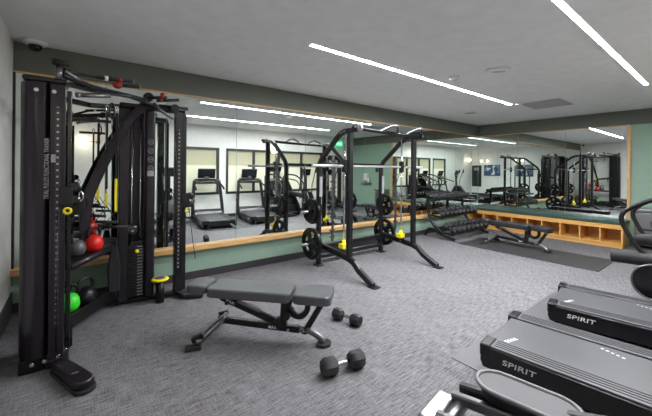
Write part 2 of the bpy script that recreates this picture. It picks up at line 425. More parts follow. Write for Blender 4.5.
# ------------------------------------------------------------------ wall lamps and pictures
def lamp(x, label):
    t = thing('wall_lamp', label, 'wall lamp', (x, WY, 2.16), 0, 'globe wall lamps')
    MB().lathe([(.05, 0), (.05, .015)], (.0, 0, 0), (0, 1, 0)).build('wall_plate', 'brass', t)
    MB().tube([(0, .01, 0), (0, .18, 0), (-.02, .18, 0), (-.22, .18, 0)], .011, 8).build('arm', 'brass', t)
    MB().ball((-.30, .18, 0), .11).build('globe', 'globe', t)
lamp(.42, 'glowing globe wall lamp seen in the mirror through the cable machine')
lamp(5.64, 'glowing globe wall lamp seen in the mirror left of the smith machine')
def lampy(y, label):
    t = thing('wall_lamp', label, 'wall lamp', (LX, y, 2.1), 0, 'globe wall lamps')
    MB().lathe([(.05, 0), (.05, .015)], (.0, 0, 0), (1, 0, 0)).build('wall_plate', 'brass', t)
    MB().tube([(.01, 0, 0), (.12, 0, 0)], .009, 8).build('arm', 'brass', t)
    MB().cyl((.12, -.14, 0), (.12, .14, 0), .008, k=8).build('crossarm', 'brass', t)
    for q in (-.17, .17): MB().ball((.12, q, 0), .055).build('globe', 'globe', t)
lampy(.15, 'twin globe wall lamp over the blue wall print nearest the window wall')
lampy(2.0, 'twin globe wall lamp over the slate wall print further along the white wall')
for (y0, y1, m_, lb) in ((.1, 1.0, 'art1', 'blue and white wall print, left one of two seen in the end mirror'), (1.84, 2.67, 'art2', 'slate and white wall print, right one of two seen in the end mirror')):
    t = thing('wall_picture', lb, 'picture', (LX, (y0+y1)/2, 1.25), 0, 'framed prints on the white wall')
    L = (y1-y0)/2
    MB().bb(0, .03, -L, L, 0, .63).build('frame', 'frame', t, bevel=.003, seg=1)
    MB().bb(.03, .034, -L+.03, L-.03, .03, .60).build('print', m_, t)
t = thing('wall_board', 'tall black notice board by the window wall corner, tiny in the mirror', 'board', (LX, -.34, .60))
MB().bb(0, .04, -.28, .28, 0, 1.25).build('panel', 'frame', t, bevel=.004, seg=1)
MB().bb(.04, .043, -.15, .15, .95, 1.12).build('print', 'led_pt', t)
t = thing('dispenser', 'small white wipe dispenser with silver bin on green end wall, seen in the mirror', 'dispenser', (E, .15, 1.0))
MB().bb(-.12, 0, -.1, .1, .1, .38).build('case', 'white', t, bevel=.02)
MB().bb(-.2, 0, -.25, .25, 0, .03).build('shelf', 'silver', t, bevel=.005, seg=1)
MB().lathe([(.04, 0), (.04, .14), (.02, .16), (.015, .2)], (-.12, .18, .03)).build('bottle', 'white', t)
MB().bb(E-.03, E, .62, .76, 1.45, 1.60).build('thermostat', 'frame', bevel=.004, label='small black control panel on the green end wall', cat='control panel')
t = thing('drinking_fountain', 'brushed steel fountain cabinet on green wall right of the cubby bench', 'drinking fountain', (E, 1.08, .08))
MB().bb(-.30, 0, -.22, .22, 0, .66).build('cabinet', 'steel', t, bevel=.02)
MB().bb(-.34, 0, -.24, .24, .66, .74).build('basin', 'steel', t, bevel=.02)
MB().tube([(-.2, .15, .74), (-.2, .15, .82), (-.24, .12, .83)], .012, 8).build('spout', 'chrome', t)
MB().bb(-.305, -.30, -.18, .18, .3, .34).build('grille', 'frame', t)

# ------------------------------------------------------------------ cubby bench at the end wall
CX = 8.60
t = thing('cubby_bench', 'long birch storage bench of open cubbies with green cushion below end mirror', 'bench', (CX, 3.03, 0))
o = (CX, 3.03, 0); y0, y1 = 1.42, D-.014; xb = E-.014
c = MB(o); c.bb(CX+.02, xb, y0+.01, y1, 0, .075); c.bb(CX, xb, y0, y1, .075, .103); c.bb(CX, xb, y0, y1, .383, .475)
c.bb(CX, xb, y0, y0+.03, .103, .383); c.bb(CX, xb, y1-.05, y1, .103, .383); c.bb(xb-.02, xb, y0+.03, y1-.05, .103, .383)
c.build('case', 'woody', t, bevel=.002, seg=1)
for y in (4.208, 3.846, 3.495, 3.145, 2.839, 2.475, 2.121, 1.777):
    MB(o).bb(CX+.002, xb-.02, y-.012, y+.012, .103, .383).build('divider', 'woody', t)
MB(o).bb(CX-.015, xb, y0-.01, y1, .476, .54).build('cushion', 'cushion', t, bevel=.015)
MB((6.855, 2.46, 0)).bb(6.34, 7.37, 1.32, 3.62, 0, .012).build('rubber_mat', 'rubber_mat', bevel=.003, seg=1, label='black rubber floor mat under the far weight bench', cat='mat')
bpy.data.objects['rubber_mat'].location = (6.855, 2.46, 0)
# equipment mats under the treadmills
for (x0, x1, lb) in ((2.44, 3.50, 'thin grey equipment mat under the nearer treadmill'), (3.52, 4.90, 'thin grey equipment mat under the farther treadmill')):
    m_ = MB(((x0+x1)/2, .42, 0)).bb(x0, x1, -.62, 1.44, 0, .006).build('equipment_mat', 'clearmat', label=lb, cat='mat', group='mats under the machines'); m_.location = ((x0+x1)/2, .42, 0)

# ------------------------------------------------------------------ adjustable bench
def bench(label, loc, rz, vin):
    t = thing('adjustable_bench', label, 'weight bench', loc, rz, 'adjustable weight benches')
    def pad(name, x0, x1, wd, z0, z1, taper=0):
        pl = []; r = .05
        for (cx_, cy_, a0) in ((x1-r, wd-r, 0), (x0+r, wd-r-taper, PI/2), (x0+r, -wd+r+taper, PI), (x1-r, -wd+r, 1.5*PI)):
            for i in range(6): a = a0+i*PI/10; pl.append((cx_+r*math.cos(a), cy_+r*math.sin(a), z0))
        m = MB(); m.prism(pl, (0, 0, z1-z0)); return m.build(name, vin, t, bevel=.018, seg=3)
    pad('head_pad', -.20, -.005, .125, .405, .482); pad('back_pad', .005, .775, .145, .388, .472); pad('seat_pad', .80, 1.13, .15, .39, .472)
    MB().bb(0, .75, -.06, .06, .365, .38).build('back_plate', 'black', t); MB().bb(.86, 1.12, -.06, .06, .37, .386).build('seat_plate', 'black', t)
    MB().tube([(.0, -.25, .05), (.03, -.21, .075), (.11, -.05, .15), (.12, 0, .155), (.11, .05, .15), (.03, .22, .075), (.0, .27, .05)], .028, 12, curve=4).build('rear_leg', 'gun', t)
    for s_ in (-1, 1):
        f = MB(); f.box((-.015, s_*.28, .02), (.13, .07, .035), Euler((0, 0, s_*-.5))); f.build('rubber_foot', 'rubber', t, bevel=.012)
        h = MB(); h.box((.0, s_*.235, .085), (.1, .05, .05), Euler((0, -.4, s_*-.4))); h.build('foot_bracket', 'black', t, bevel=.006, seg=1)
    MB().beam([(.08, 0, .145), (.45, 0, .13), (.84, 0, .115)], .06, .055).build('main_beam', 'black', t)
    MB().tube([(.80, 0, .118), (.92, 0, .11), (1.0, 0, .075), (1.06, 0, .03)], .028, 12, curve=4).build('front_leg', 'gun', t)
    m = MB(); m.prism([(1.07, -.075, 0), (1.12, -.03, 0), (1.12, .03, 0), (1.07, .075, 0), (1.0, .06, 0), (1.0, -.06, 0)], (0, 0, .028)); m.build('front_foot', 'rubber', t, bevel=.008)
    MB().bb(.88, .92, -.09, .09, .12, .135).build('foot_bar', 'black', t)
    MB().beam([(.10, 0, .35), (.62, 0, .165)], .055, .055).build('adjusting_arm', 'black', t)
    MB().beam([(.26, .0, .325), (.47, .0, .25)], .045, .02).build('ladder_plate', 'silver', t)
    MB().lathe([(.03, -.05), (.035, -.03), (.035, .03), (.03, .05)], (.64, 0, .17), (0, 1, 0)).build('pivot_hub', 'rubber', t)
    MB().beam([(.69, 0, .13), (.70, 0, .38)], .07, .06, upv=(1, 0, 0)).build('post', 'black', t)
    MB().beam([(.755, 0, .385), (.735, 0, .31), (.78, 0, .245), (.85, 0, .235), (.905, 0, .29), (.91, 0, .38)], .05, .045, upv=(0, 1, 0), curve=5).build('hook_bracket', 'black', t)
    MB().beam([(1.05, 0, .385), (.90, 0, .12)], .055, .05).build('seat_strut', 'black', t)
    for (x, z) in ((1.04, .36), (.92, .14), (.70, .36), (.12, .36), (.74, .115)):
        MB().cyl((x, -.04, z), (x, .04, z), .014, k=10).build('bolt', 'chrome', t)
    MB().bb(.16, .19, -.07, .07, .31, .33).build('pivot_bracket', 'black', t)
    for s_ in (-1, 1): MB().lathe([(.02, 0), (.028, .01), (.028, .05), (.02, .06)], (.74, s_*.03, .25), (0, s_, 0), 12).build('wheel', 'rubber', t)
    lettering('MAX', .04, 'white', (.15, -.032, .325), (.94, 0, -.335), (.335, 0, .94), t)
    lettering('MAX', .035, 'white', (.56, -.032, .115), (1, 0, 0), (0, 0, 1), t)
    return t
bench('grey padded adjustable weight bench on carpet in the foreground', (1.0, 3.0, 0), math.atan2(-.745, .70), 'vinyl')
bench('dark padded adjustable weight bench on rubber mat in front of cubbies', (7.04, 3.27, .012), -PI/2-.01, 'vinyl2')

# ------------------------------------------------------------------ dumbbells
def dumbbell(label, loc, rz, L, hr, hl, k=6, group=None, rot=0):
    t = thing('dumbbell', label, 'dumbbell', loc, rz, group)
    z = hr*math.cos(PI/k) if k else hr
    MB().lathe([(.015, -L/2+hl*.8), (.017, -.03), (.019, 0), (.017, .03), (.015, L/2-hl*.8)], (0, 0, z), (1, 0, 0), 12).build('handle', 'chrome', t)
    for s_ in (-1, 1):
        prof = [(hr*.8, 0), (hr, hl*.16), (hr, hl*.84), (hr*.8, hl)]
        a = MB(); vs = []; fs = []
        for (r, x) in prof:
            for i in range(k): an = 2*PI*(i+.5)/k+PI/2; vs.append((s_*(L/2-hl+x), r*math.cos(an), z+r*math.sin(an)))
        for j in range(3):
            for i in range(k): fs.append((j*k+i, j*k+(i+1) % k, (j+1)*k+(i+1) % k, (j+1)*k+i))
        fs += [tuple(range(k)), tuple(range(3*k, 4*k))]; a.add(vs, fs)
        h = a.build('head', 'dbrubber', t, bevel=.006)
        if group is None: MB().lathe([(hr*.42, 0), (hr*.42, .002)], (s_*(L/2), 0, z), (s_, 0, 0), 20).build('end_disc', 'rubber', h)
    return t
dumbbell('larger black hex dumbbell with chrome handle, nearest on the open carpet', (1.614, 1.848, 0), math.atan2(-.055, .244), .35, .069, .118, 8)
dumbbell('smaller black hex dumbbell on carpet just beyond the foreground bench foot', (2.157, 2.416, 0), math.atan2(-.235, .061), .32, .060, .105, 8)

# ------------------------------------------------------------------ dumbbell rack
t = thing('dumbbell_rack', 'black three tier dumbbell rack against the long mirror wall', 'rack', (7.2, 4.15, 0))
o = (7.2, 4.15, 0); tiers = [(4.40, .88), (4.18, .52), (3.92, .18)]
for x in (6.45, 7.95):
    MB(o).beam([(x, 4.50, .03), (x, 4.38, .20), (x, 4.05, .10), (x, 3.72, .03)], .06, .05, curve=4).build('foot', 'black', t)
    MB(o).beam([(x, 4.02, .11), (x, 4.28, .30), (x, 4.42, .55), (x, 4.44, .90)], .06, .06, upv=(0, 1, 0), curve=5).build('upright', 'black', t)
    MB(o).bb(x-.04, x+.04, 3.66, 3.74, 0, .05).build('foot_cap', 'silver', t, bevel=.008, seg=1)
for (y, z) in tiers:
    m = MB(o)
    for dy in (-.09, .09): m.beam([(6.38, y+dy, z+dy*.35), (8.02, y+dy, z+dy*.35)], .05, .04)
    m.build('shelf_rail', 'black', t)
    for x in (6.47, 7.93): MB(o).beam([(x, y-.12, z-.05), (x, 4.40, z-.01)], .04, .04).build('bracket', 'black', t)
ordn = ['first', 'second', 'third', 'fourth', 'fifth', 'sixth', 'seventh', 'eighth', 'ninth', 'tenth', 'eleventh', 'twelfth', 'thirteenth']
proto = {}
for ti, ((y, z), n, hr, L, hl, tn) in enumerate(zip(tiers, (13, 9, 8), (.045, .058, .074), (.24, .28, .32), (.08, .095, .11), ('top', 'middle', 'bottom'))):
    for i in range(n):
        x = 6.50+i*(1.40/(n-1))
        lb = 'small black hex dumbbell, %s from the left on the rack\'s %s shelf' % (ordn[i], tn)
        if ti not in proto: q = proto[ti] = dumbbell(lb, (x, y, z+.02), -PI/2, L, hr, hl, 6, 'dumbbells on the rack')
        else: q = dup(proto[ti], (x, y, z+.02), -PI/2, lb, 'dumbbells on the rack')
        q.rotation_euler = (math.radians(0), math.radians(19), -PI/2)

# ------------------------------------------------------------------ smith machine
o = (3.8, 3.8, 0)
t = thing('smith_machine', 'black smith machine squat rack with weight plates in front of mirror', 'smith machine', o)
def plate(off, c_, r, th, parent=None, name='weight_plate', label=None, group=None):
    # an iron plate facing the x axis with three grip openings
    if parent: m = MB(off); cc = c_
    else: m = MB(); cc = (0, 0, 0)
    ax = (1, 0, 0)
    m.ring(.025, r*.32, -th*.5, th*.5, 0, 2*PI, cc, ax, 24)
    m.ring(r*.32, r*.42, -th*.25, th*.25, 0, 2*PI, cc, ax, 24); m.ring(r*.74, r*.84, -th*.25, th*.25, 0, 2*PI, cc, ax, 24)
    for j in range(5): m.ring(r*.42, r*.74, -th*.25, th*.25, j*2*PI/5, j*2*PI/5+.62, cc, ax, 6)
    m.ring(r*.84, r, -th*.5, th*.5, 0, 2*PI, cc, ax, 32)
    ob = m.build(name, 'iron', parent, bevel=.003, seg=1)
    if not parent: ob.location = c_; tag(ob, label, 'weight plate', group)
    return ob
for X, sg in ((3.07, -1), (4.52, 1)):
    MB(o).beam([(X, 4.13, .02), (X, 4.14, 1.3), (X, 4.14, 1.56), (X, 4.125, 1.62), (X, 4.08, 1.69), (X, 3.68, 2.02), (X, 3.60, 2.065), (X, 3.52, 2.09), (X, 3.22, 2.10)], .07, .07, upv=(0, 1, 0)).build('arched_upright', 'black', t)
    MB(o).beam([(X, 3.40, .24), (X, 3.40, 2.10)], .085, .07, upv=(0, 1, 0)).build('front_upright', 'black', t)
    MB(o).beam([(X, 4.10, .34), (X, 3.42, .27), (X, 3.30, .235), (X, 3.20, .15), (X, 2.98, .045), (X, 2.93, .02)], .07, .085).build('foot_beam', 'black', t)
    MB(o).bb(X-.06, X+.06, 2.85, 2.98, 0, .018).build('foot_plate', 'black', t, bevel=.004, seg=1)
    MB(o).bb(X-.06, X+.06, 4.06, 4.20, 0, .018).build('foot_plate', 'black', t, bevel=.004, seg=1)
    xi = X-sg*.07
    MB(o).cyl((xi, 3.60, .36), (xi, 3.60, 2.06), .014, k=12).build('guide_rod', 'chrome', t)
    MB(o).beam([(X, 3.60, .29), (xi, 3.60, .33)], .05, .08).build('rod_bracket', 'black', t)
    m = MB(o); m.bb(X-.014, X+.014, 3.77, 3.80, .45, 1.75)
    for k_ in range(12): m.bb(X-.014-.02, X+.014+.02, 3.77, 3.81, .5+k_*.105, .525+k_*.105)
    m.build('hook_ladder', 'gun', t)
    MB(o).lathe([(.036, 0), (.036, .06), (.026, .07), (.026, .13)], (xi, 3.60, .36)).build('bar_stop', 'yellow', t)
    MB(o).bb(xi-.065, xi+.05, 3.55, 3.65, .37, .44).build('bar_stop', 'yellow', t, bevel=.008)
    MB(o).beam([(xi, 3.60, 1.50), (xi, 3.60, 1.68)], .07, .07, upv=(1, 0, 0)).build('carriage', 'black', t)
    MB(o).tube([(xi, 3.56, 1.58), (xi, 3.50, 1.62), (xi, 3.50, 1.68)], .01, 8).build('carriage_hook', 'black', t)
    MB(o).bb(X-.028, X+.028, 4.082, 4.087, 1.10, 1.42).build('height_label', 'led_pt', t)
    for z in (.36, .87):
        MB(o).cyl((X+sg*.03, 4.15, z), (X+sg*.33, 4.15, z), .024, k=14).build('storage_peg', 'chrome', t)
    lettering('MATRIX', .042, 'silver', V((X-.0375, 3.60, 2.048))-V(o), (0, -1, .22), (0, .22, 1), t) if sg < 0 else None
MB(o).cyl((3.10, 3.26, 2.12), (3.14, 3.26, 2.12), .05).build('end_cap', 'silver', t)
MB(o).tube([(3.0, 3.27, 2.12), (3.7, 3.27, 2.10), (4.6, 3.27, 2.09)], .028, 12).build('pull_up_bar', 'black', t)
for a in (3.55, 4.15):
    MB(o).tube([(a, 3.27, 2.11), (a+.12, 3.22, 2.17), (a+.20, 3.18, 2.20), (a+.28, 3.18, 2.20), (a+.36, 3.24, 2.14), (a+.38, 3.27, 2.10)], .02, 10, curve=3).build('angled_grip', 'gun', t)
MB(o).beam([(3.10, 4.13, .30), (4.49, 4.13, .30)], .06, .08).build('rear_crossbar', 'black', t)
MB(o).beam([(3.10, 4.13, .14), (4.49, 4.13, .14)], .06, .07).build('rear_crossbar', 'black', t)
MB(o).beam([(3.10, 4.10, 1.62), (4.49, 4.10, 1.62)], .04, .05).build('rear_crossbar', 'black', t)
bb_ = thing('barbell', 'long steel smith bar running across the squat rack at shoulder height', 'barbell', (3.795, 3.60, 1.59))
MB().cyl((-1.22, 0, 0), (1.22, 0, 0), .017, k=14).build('bar', 'barsteel', bb_)
for s_ in (-1, 1): MB().cyl((s_*.80, 0, 0), (s_*1.24, 0, 0), .021, k=14).build('sleeve', 'barsteel', bb_)
for (x, z, r, th, lb) in ((2.95, .87, .20, .045, 'black weight plate on the upper peg of the smith machine\'s left frame'),
                          (2.90, .87, .17, .03, 'thinner outer weight plate on the upper peg of the left frame'),
                          (2.945, .36, .25, .05, 'large black weight plate low on the smith machine\'s left frame'),
                          (4.64, .87, .20, .045, 'black weight plate on the upper peg of the smith machine\'s right frame'),
                          (4.64, .36, .25, .05, 'large black weight plate low on the smith machine\'s right frame')):
    plate(None, (x, 4.15, z), r, th, None, 'weight_plate', lb, 'weight plates on the smith machine pegs')

# ------------------------------------------------------------------ corner cable machine
o = (.35, 3.8, 0)
R_ = thing('cable_machine', 'tall black corner cable machine with two towers and hanging attachments', 'cable machine', o)
# left tower
pl = [(-.165, 3.22), (-.185, 3.185), (-.25, 3.175), (-.30, 3.20), (-.335, 3.28), (-.345, 3.40), (-.335, 3.52), (-.20, 3.54), (-.175, 3.4)]
m = MB(o); m.prism([(x, y, .10) for x, y in pl], (0, 0, 2.08)); m.build('weight_shroud', 'shroud', R_, bevel=.02, seg=3)
MB(o).bb(-.33, -.18, 3.22, 3.6, .0, .10).build('tower_foot', 'black', R_, bevel=.005, seg=1)
ct = MB(o).bb(-.163, -.070, 3.155, 3.24, .06, 2.16).build('cable_column', 'shroud', R_, bevel=.008)
MB(o).bb(-.066, -.035, 3.26, 3.33, .10, 2.14).build('rear_column', 'blackg', R_, bevel=.005, seg=1)
MB(o).bb(-.132, -.102, 3.152, 3.156, .34, 1.99).build('hole_strip', holes(-.117-o[0], 'holes_shroud', (46, 42, 48)), ct)
lettering('DUAL PULLEY FUNCTIONAL TRAINER', .040, 'led_pt', V((-.166, 3.150, 1.30))-V(o), (0, 0, 1), (-1, 0, 0), R_, spacing=1.0, wide=.66)
MB(o).bb(-.155, -.128, 3.148, 3.155, 1.57, 1.63).build('logo_plate', 'led_pt', R_)
for x in (-.24, -.14): MB(o).cyl((x, 3.172, 2.10), (x, 3.148, 2.10), .014, k=12).build('bolt', 'chrome', R_)
m = MB(o); pp = []
ax = (V((.075, 2.70, 0))-V((-.10, 3.14, 0))); L = ax.length; ax.normalize(); sd = V((-ax.y, ax.x, 0)); c0 = V((-.10, 3.14, 0))
for i in range(13): a = -PI/2+PI*i/12; pp.append(c0+ax*(L-.065+.065*math.cos(a))+sd*(.07*math.sin(a)))
pp += [c0+sd*.055, c0-sd*.055]
MB(o).prism([p+V((0, 0, .0)) for p in pp], (0, 0, .028)).build('foot_base', 'rubber', R_, bevel=.008)
MB(o).prism([c0+(p-c0)*.96+V((0, 0, .03)) for p in pp], (0, 0, .055)).build('foot_pad', 'shroud', R_, bevel=.022, seg=4)
MB(o).bb(-.02, .02, 2.86, 2.875, .085, .0865).build('foot_logo', 'silver', R_)
for (x, y, z) in ((-.18, 3.15, .10), (-.10, 3.13, .12), (-.06, 3.16, .14), (-.25, 3.17, .09), (-.12, 3.12, .06)): MB(o).cyl((x, y, z), (x, y-.02, z), .013, k=10).build('bolt', 'chrome', R_)
MB(o).bb(-.17, -.04, 3.14, 3.34, .03, .09).build('base_block', 'black', R_, bevel=.006, seg=1)
# pulley carriage on the left column
def carriage(x, y, z, sx):
    MB(o).bb(x-.035, x+.05, y-.055, y+.02, z-.09, z+.06).build('carriage', 'black', R_, bevel=.01)
    MB(o).lathe([(.02, -.014), (.040, -.014), (.036, 0), (.040, .014), (.02, .014)], (x+sx*.06, y-.03, z+.05), (0, 1, 0)).build('pulley', 'blackg', R_)
    MB(o).lathe([(.02, -.014), (.036, -.014), (.032, 0), (.036, .014), (.02, .014)], (x+sx*.06, y-.03, z-.05), (0, 1, 0)).build('pulley', 'blackg', R_)
    MB(o).tube([(x+sx*.02+.021*math.cos(a), y-.07, z-.125+.021*math.sin(a)) for a in [2*PI*i/14 for i in range(14)]], .009, 8, closed=True, upv=(0, 1, 0)).build('pull_knob', 'yellow', R_)
    MB(o).tube([(x+sx*.10, y-.03, z+.02), (x+sx*.115, y-.03, z-.02), (x+sx*.10, y-.03, z-.06), (x+sx*.088, y-.03, z-.02)], .006, 8, closed=True, curve=4, upv=(0, 1, 0)).build('carabiner', 'chrome', R_)
carriage(-.075, 3.19, 1.33, 1)
carriage(1.03, 4.13, 1.15, 1)
# right tower
MB(o).bb(.36, .455, 4.16, 4.26, .05, 2.20).build('stack_column', 'shroud', R_, bevel=.012)
cb = MB(o).bb(.612, .715, 4.13, 4.25, .05, 2.21).build('stack_column', 'shroud', R_, bevel=.03, seg=3)
m = MB(o)
for i in range(4): m.ring(.022, .030, 0, .003, 0, 2*PI, (.665, 4.129, 1.83-i*.10), (0, -1, 0), 20); m.bb(.653, .677, 4.1265, 4.129, 1.825-i*.10, 1.835-i*.10)
m.build('column_emblems', 'gun', cb)
MB(o).bb(.63, .70, 4.127, 4.1295, 1.44, 1.50).build('instruction_label', 'led_pt', cb)
for i in range(17):
    z = .085+i*.034
    MB(o).bb(.458, .608, 4.17, 4.26, z, z+.031).build('weight_plate', 'black', R_)
m = MB(o)
for i in range(17): m.bb(.545, .60, 4.167, 4.1695, .094+i*.034, .106+i*.034)
m.build('plate_numbers', 'silver', R_)
MB(o).bb(.475, .60, 4.16, 4.26, .665, .71).build('stack_head', 'blackg', R_, bevel=.008)
MB(o).lathe([(.02, 0), (.02, .04), (.012, .05)], (.535, 4.155, .60), (0, -1, 0)).build('selector_pin', 'yellow', R_)
MB(o).lathe([(.03, -.02), (.075, -.02), (.068, 0), (.075, .02), (.03, .02)], (.495, 4.20, .83), (0, 1, 0)).build('pulley', 'blackg', R_)
MB(o).lathe([(.014, 0), (.014, .03)], (.495, 4.18, .83), (0, -1, 0), 12).build('bolt', 'chrome', R_)
for x in (.49, .575): MB(o).cyl((x, 4.215, .08), (x, 4.215, 2.15), .008, k=8).build('guide_rod', 'chrome', R_)
MB(o).bb(.44, .63, 4.30, 4.42, .05, 2.19).build('rear_shroud', 'shroud', R_, bevel=.03, seg=2)
cr = MB(o).bb(.915, 1.0, 4.09, 4.17, .05, 2.20).build('cable_column', 'blackg', R_, bevel=.006, seg=1)
MB(o).bb(1.01, 1.055, 4.14, 4.20, .05, 2.19).build('rear_column', 'shroud', R_, bevel=.004, seg=1)
MB(o).bb(.943, .973, 4.086, 4.091, .34, 1.99).build('hole_strip', holes(.958-o[0], 'holes_black', (17, 16, 19)), cr)
MB(o).beam([(.31, 4.26, .04), (.70, 4.19, .04), (1.12, 4.10, .04)], .07, .05).build('base_beam', 'black', R_)
MB(o).beam([(.98, 4.12, .05), (1.02, 4.0, .04), (1.20, 3.92, .03)], .10, .045).build('tower_foot', 'rubber', R_)
MB(o).cyl((.76, 4.06, .0), (.76, 4.06, .25), .045, k=20).build('step_post', 'black', R_)
MB(o).lathe([(.06, 0), (.088, .004), (.092, .014), (.088, .022), (.06, .026)], (.76, 4.06, .25), (0, 0, 1), 28).build('step_ring', 'yellow', R_)
MB(o).lathe([(.058, 0), (.058, .03)], (.76, 4.06, .25), (0, 0, 1), 24).build('step_top', 'gun', R_)
# trays between the towers
MB(o).beam([(-.05, 3.36, .10), (-.055, 4.0, .10), (.33, 4.24, .10)], .06, .08).build('base_beam', 'black', R_)
m = MB(o); m.prism([(-.06, 3.62, .13), (.33, 4.16, .13), (.28, 4.34, .13), (-.20, 4.30, .13), (-.20, 3.62, .13)], (0, 0, .03)); m.build('lower_tray', 'black', R_, bevel=.004, seg=1)
MB(o).beam([(-.05, 3.62, .16), (.33, 4.18, .16)], .02, .12).build('tray_lip', 'black', R_)
m = MB(o); m.prism([(-.04, 3.50, .70), (.33, 4.02, .70), (.33, 4.30, .74), (-.18, 4.2, .74), (-.18, 3.5, .70)], (0, 0, .02)); m.build('upper_tray', 'black', R_)
MB(o).tube([(-.05, 3.45, .69), (.30, 3.98, .71)], .03, 12).build('tray_rail', 'shroud', R_)
MB(o).beam([(-.12, 4.28, .05), (-.12, 4.30, .85)], .05, .05, upv=(1, 0, 0)).build('storage_post', 'black', R_)
MB(o).beam([(-.10, 3.4, 1.28), (.08, 3.88, 1.20), (.10, 4.0, 1.10)], .03, .08).build('shelf_bracket', 'black', R_)
m = MB(o); m.bb(-.05, .06, 3.54, 3.555, 1.12, 1.25); m.build('tool_panel', 'black', R_, bevel=.01)
# diagonal arched beam
MB(o).beam([(.06, 3.86, .80), (.075, 3.88, 1.17), (.15, 3.92, 1.42), (.24, 3.95, 1.64), (.34, 3.98, 1.86), (.45, 4.03, 2.06), (.60, 4.12, 2.25)], .09, .06, upv=(0, 1, 0), curve=3).build('arched_brace', 'shroud', R_)
# top frame
MB(o).beam([(-.12, 3.24, 2.20), (-.06, 3.35, 2.21), (.15, 3.62, 2.23), (.42, 3.86, 2.27), (.66, 4.08, 2.25), (.96, 4.14, 2.21)], .04, .035, curve=3).build('top_frame', 'black', R_)
MB(o).beam([(-.20, 3.22, 2.19), (-.22, 3.7, 2.19), (.1, 4.2, 2.19), (.55, 4.24, 2.23), (1.04, 4.17, 2.21)], .045, .05, curve=3).build('top_frame', 'black', R_)
MB(o).bb(-.32, -.06, 3.17, 3.40, 2.17, 2.21).build('tower_cap', 'black', R_, bevel=.015)
MB(o).bb(.36, .74, 4.12, 4.26, 2.20, 2.25).build('tower_cap', 'black', R_, bevel=.015)
MB(o).cyl((-.115, 3.2, 2.20), (-.115, 3.2, 2.31), .022).build('handle_post', 'gun', R_)
MB(o).tube([(-.155, 3.19, 2.335), (-.06, 3.21, 2.34)], .03, 14, ry=.024).build('top_handle', 'rubber', R_)
MB(o).lathe([(.05, -.018), (.044, 0), (.05, .018)], (.62, 4.03, 2.32), (0, 1, 0)).build('pulley', 'blackg', R_)
MB(o).lathe([(.05, -.018), (.044, 0), (.05, .018)], (.90, 4.06, 2.23), (0, 1, 0)).build('pulley', 'blackg', R_)
def grip(a, b_, r=.017):
    a, b_ = V(a), V(b_); d_ = (b_-a).normalized()
    g_ = MB(o).tube([a, b_], r, 12).build('pull_up_grip', 'rubber', R_)
    MB(o).cyl(b_, b_+d_*.014, r*1.15, k=12).build('grip_cap', 'silver', g_)
grip((.09, 3.55, 2.345), (.42, 3.64, 2.376)); grip((.27, 3.62, 2.315), (.475, 3.60, 2.327))
grip((.63, 4.0, 2.31), (.79, 3.98, 2.33)); grip((.70, 4.03, 2.29), (.92, 3.98, 2.322)); grip((.74, 4.10, 2.25), (1.04, 4.08, 2.248), .02)
MB(o).tube([(-.10, 3.25, 2.30), (0.0, 3.38, 2.315), (.12, 3.55, 2.345)], .016, 12).build('angled_tube', 'black', R_)
MB(o).tube([(-.09, 3.22, 2.285), (.03, 3.42, 2.26), (.145, 3.60, 2.243)], .018, 12).build('angled_tube', 'gun', R_)
MB(o).tube([(-.10, 3.22, 2.25), (.06, 3.45, 2.24), (.26, 3.70, 2.262), (.45, 3.9, 2.28), (.60, 4.03, 2.28)], .02, 12, curve=3).build('angled_tube', 'black', R_)
MB(o).tube([(.68, 4.06, 2.27), (.731, 4.05, 2.20), (.868, 4.0, 2.10)], .018, 10).build('angled_tube', 'gun', R_)
g_ = MB(o).cyl((.002, 3.55, 2.167), (.238, 3.62, 2.205), .020, k=14).build('hanging_grip', 'steel', R_)
MB(o).cyl((-.012, 3.546, 2.165), (.012, 3.553, 2.169), .025, k=14).build('grip_cap', 'silver', g_)
for (c_, r) in (((.295, 3.6, 2.31), .034), ((.313, 3.6, 2.365), .022), ((.755, 3.99, 2.335), .028), ((.755, 3.99, 2.365), .02), ((.74, 4.0, 2.30), .02)):
    MB(o).ball(c_, r, 1.2, .9, .9).build('red_joint', 'redk', R_)
MB(o).cyl((.19, 3.577, 2.354), (.215, 3.584, 2.356), .024, k=14).build('band_clip', 'white', R_)
MB(o).bb(-.02, .16, 4.02, 4.20, .83, .85).build('rear_shelf', 'black', R_, bevel=.003, seg=1)
# cables
for pts in ([(-.115, 3.15, .14), (-.115, 3.14, 1.2)], [(.495, 4.14, .9), (.495, 4.14, 2.2)], [(1.06, 4.05, 1.1), (1.10, 4.02, .7), (1.13, 4.0, .45)]):
    MB(o).tube(pts, .004, 6).build('cable', 'blackg', R_)
MB(o).beam([(.02, 3.9, 2.0), (.30, 3.95, 2.0)], .03, .03).build('crossbar', 'black', R_)

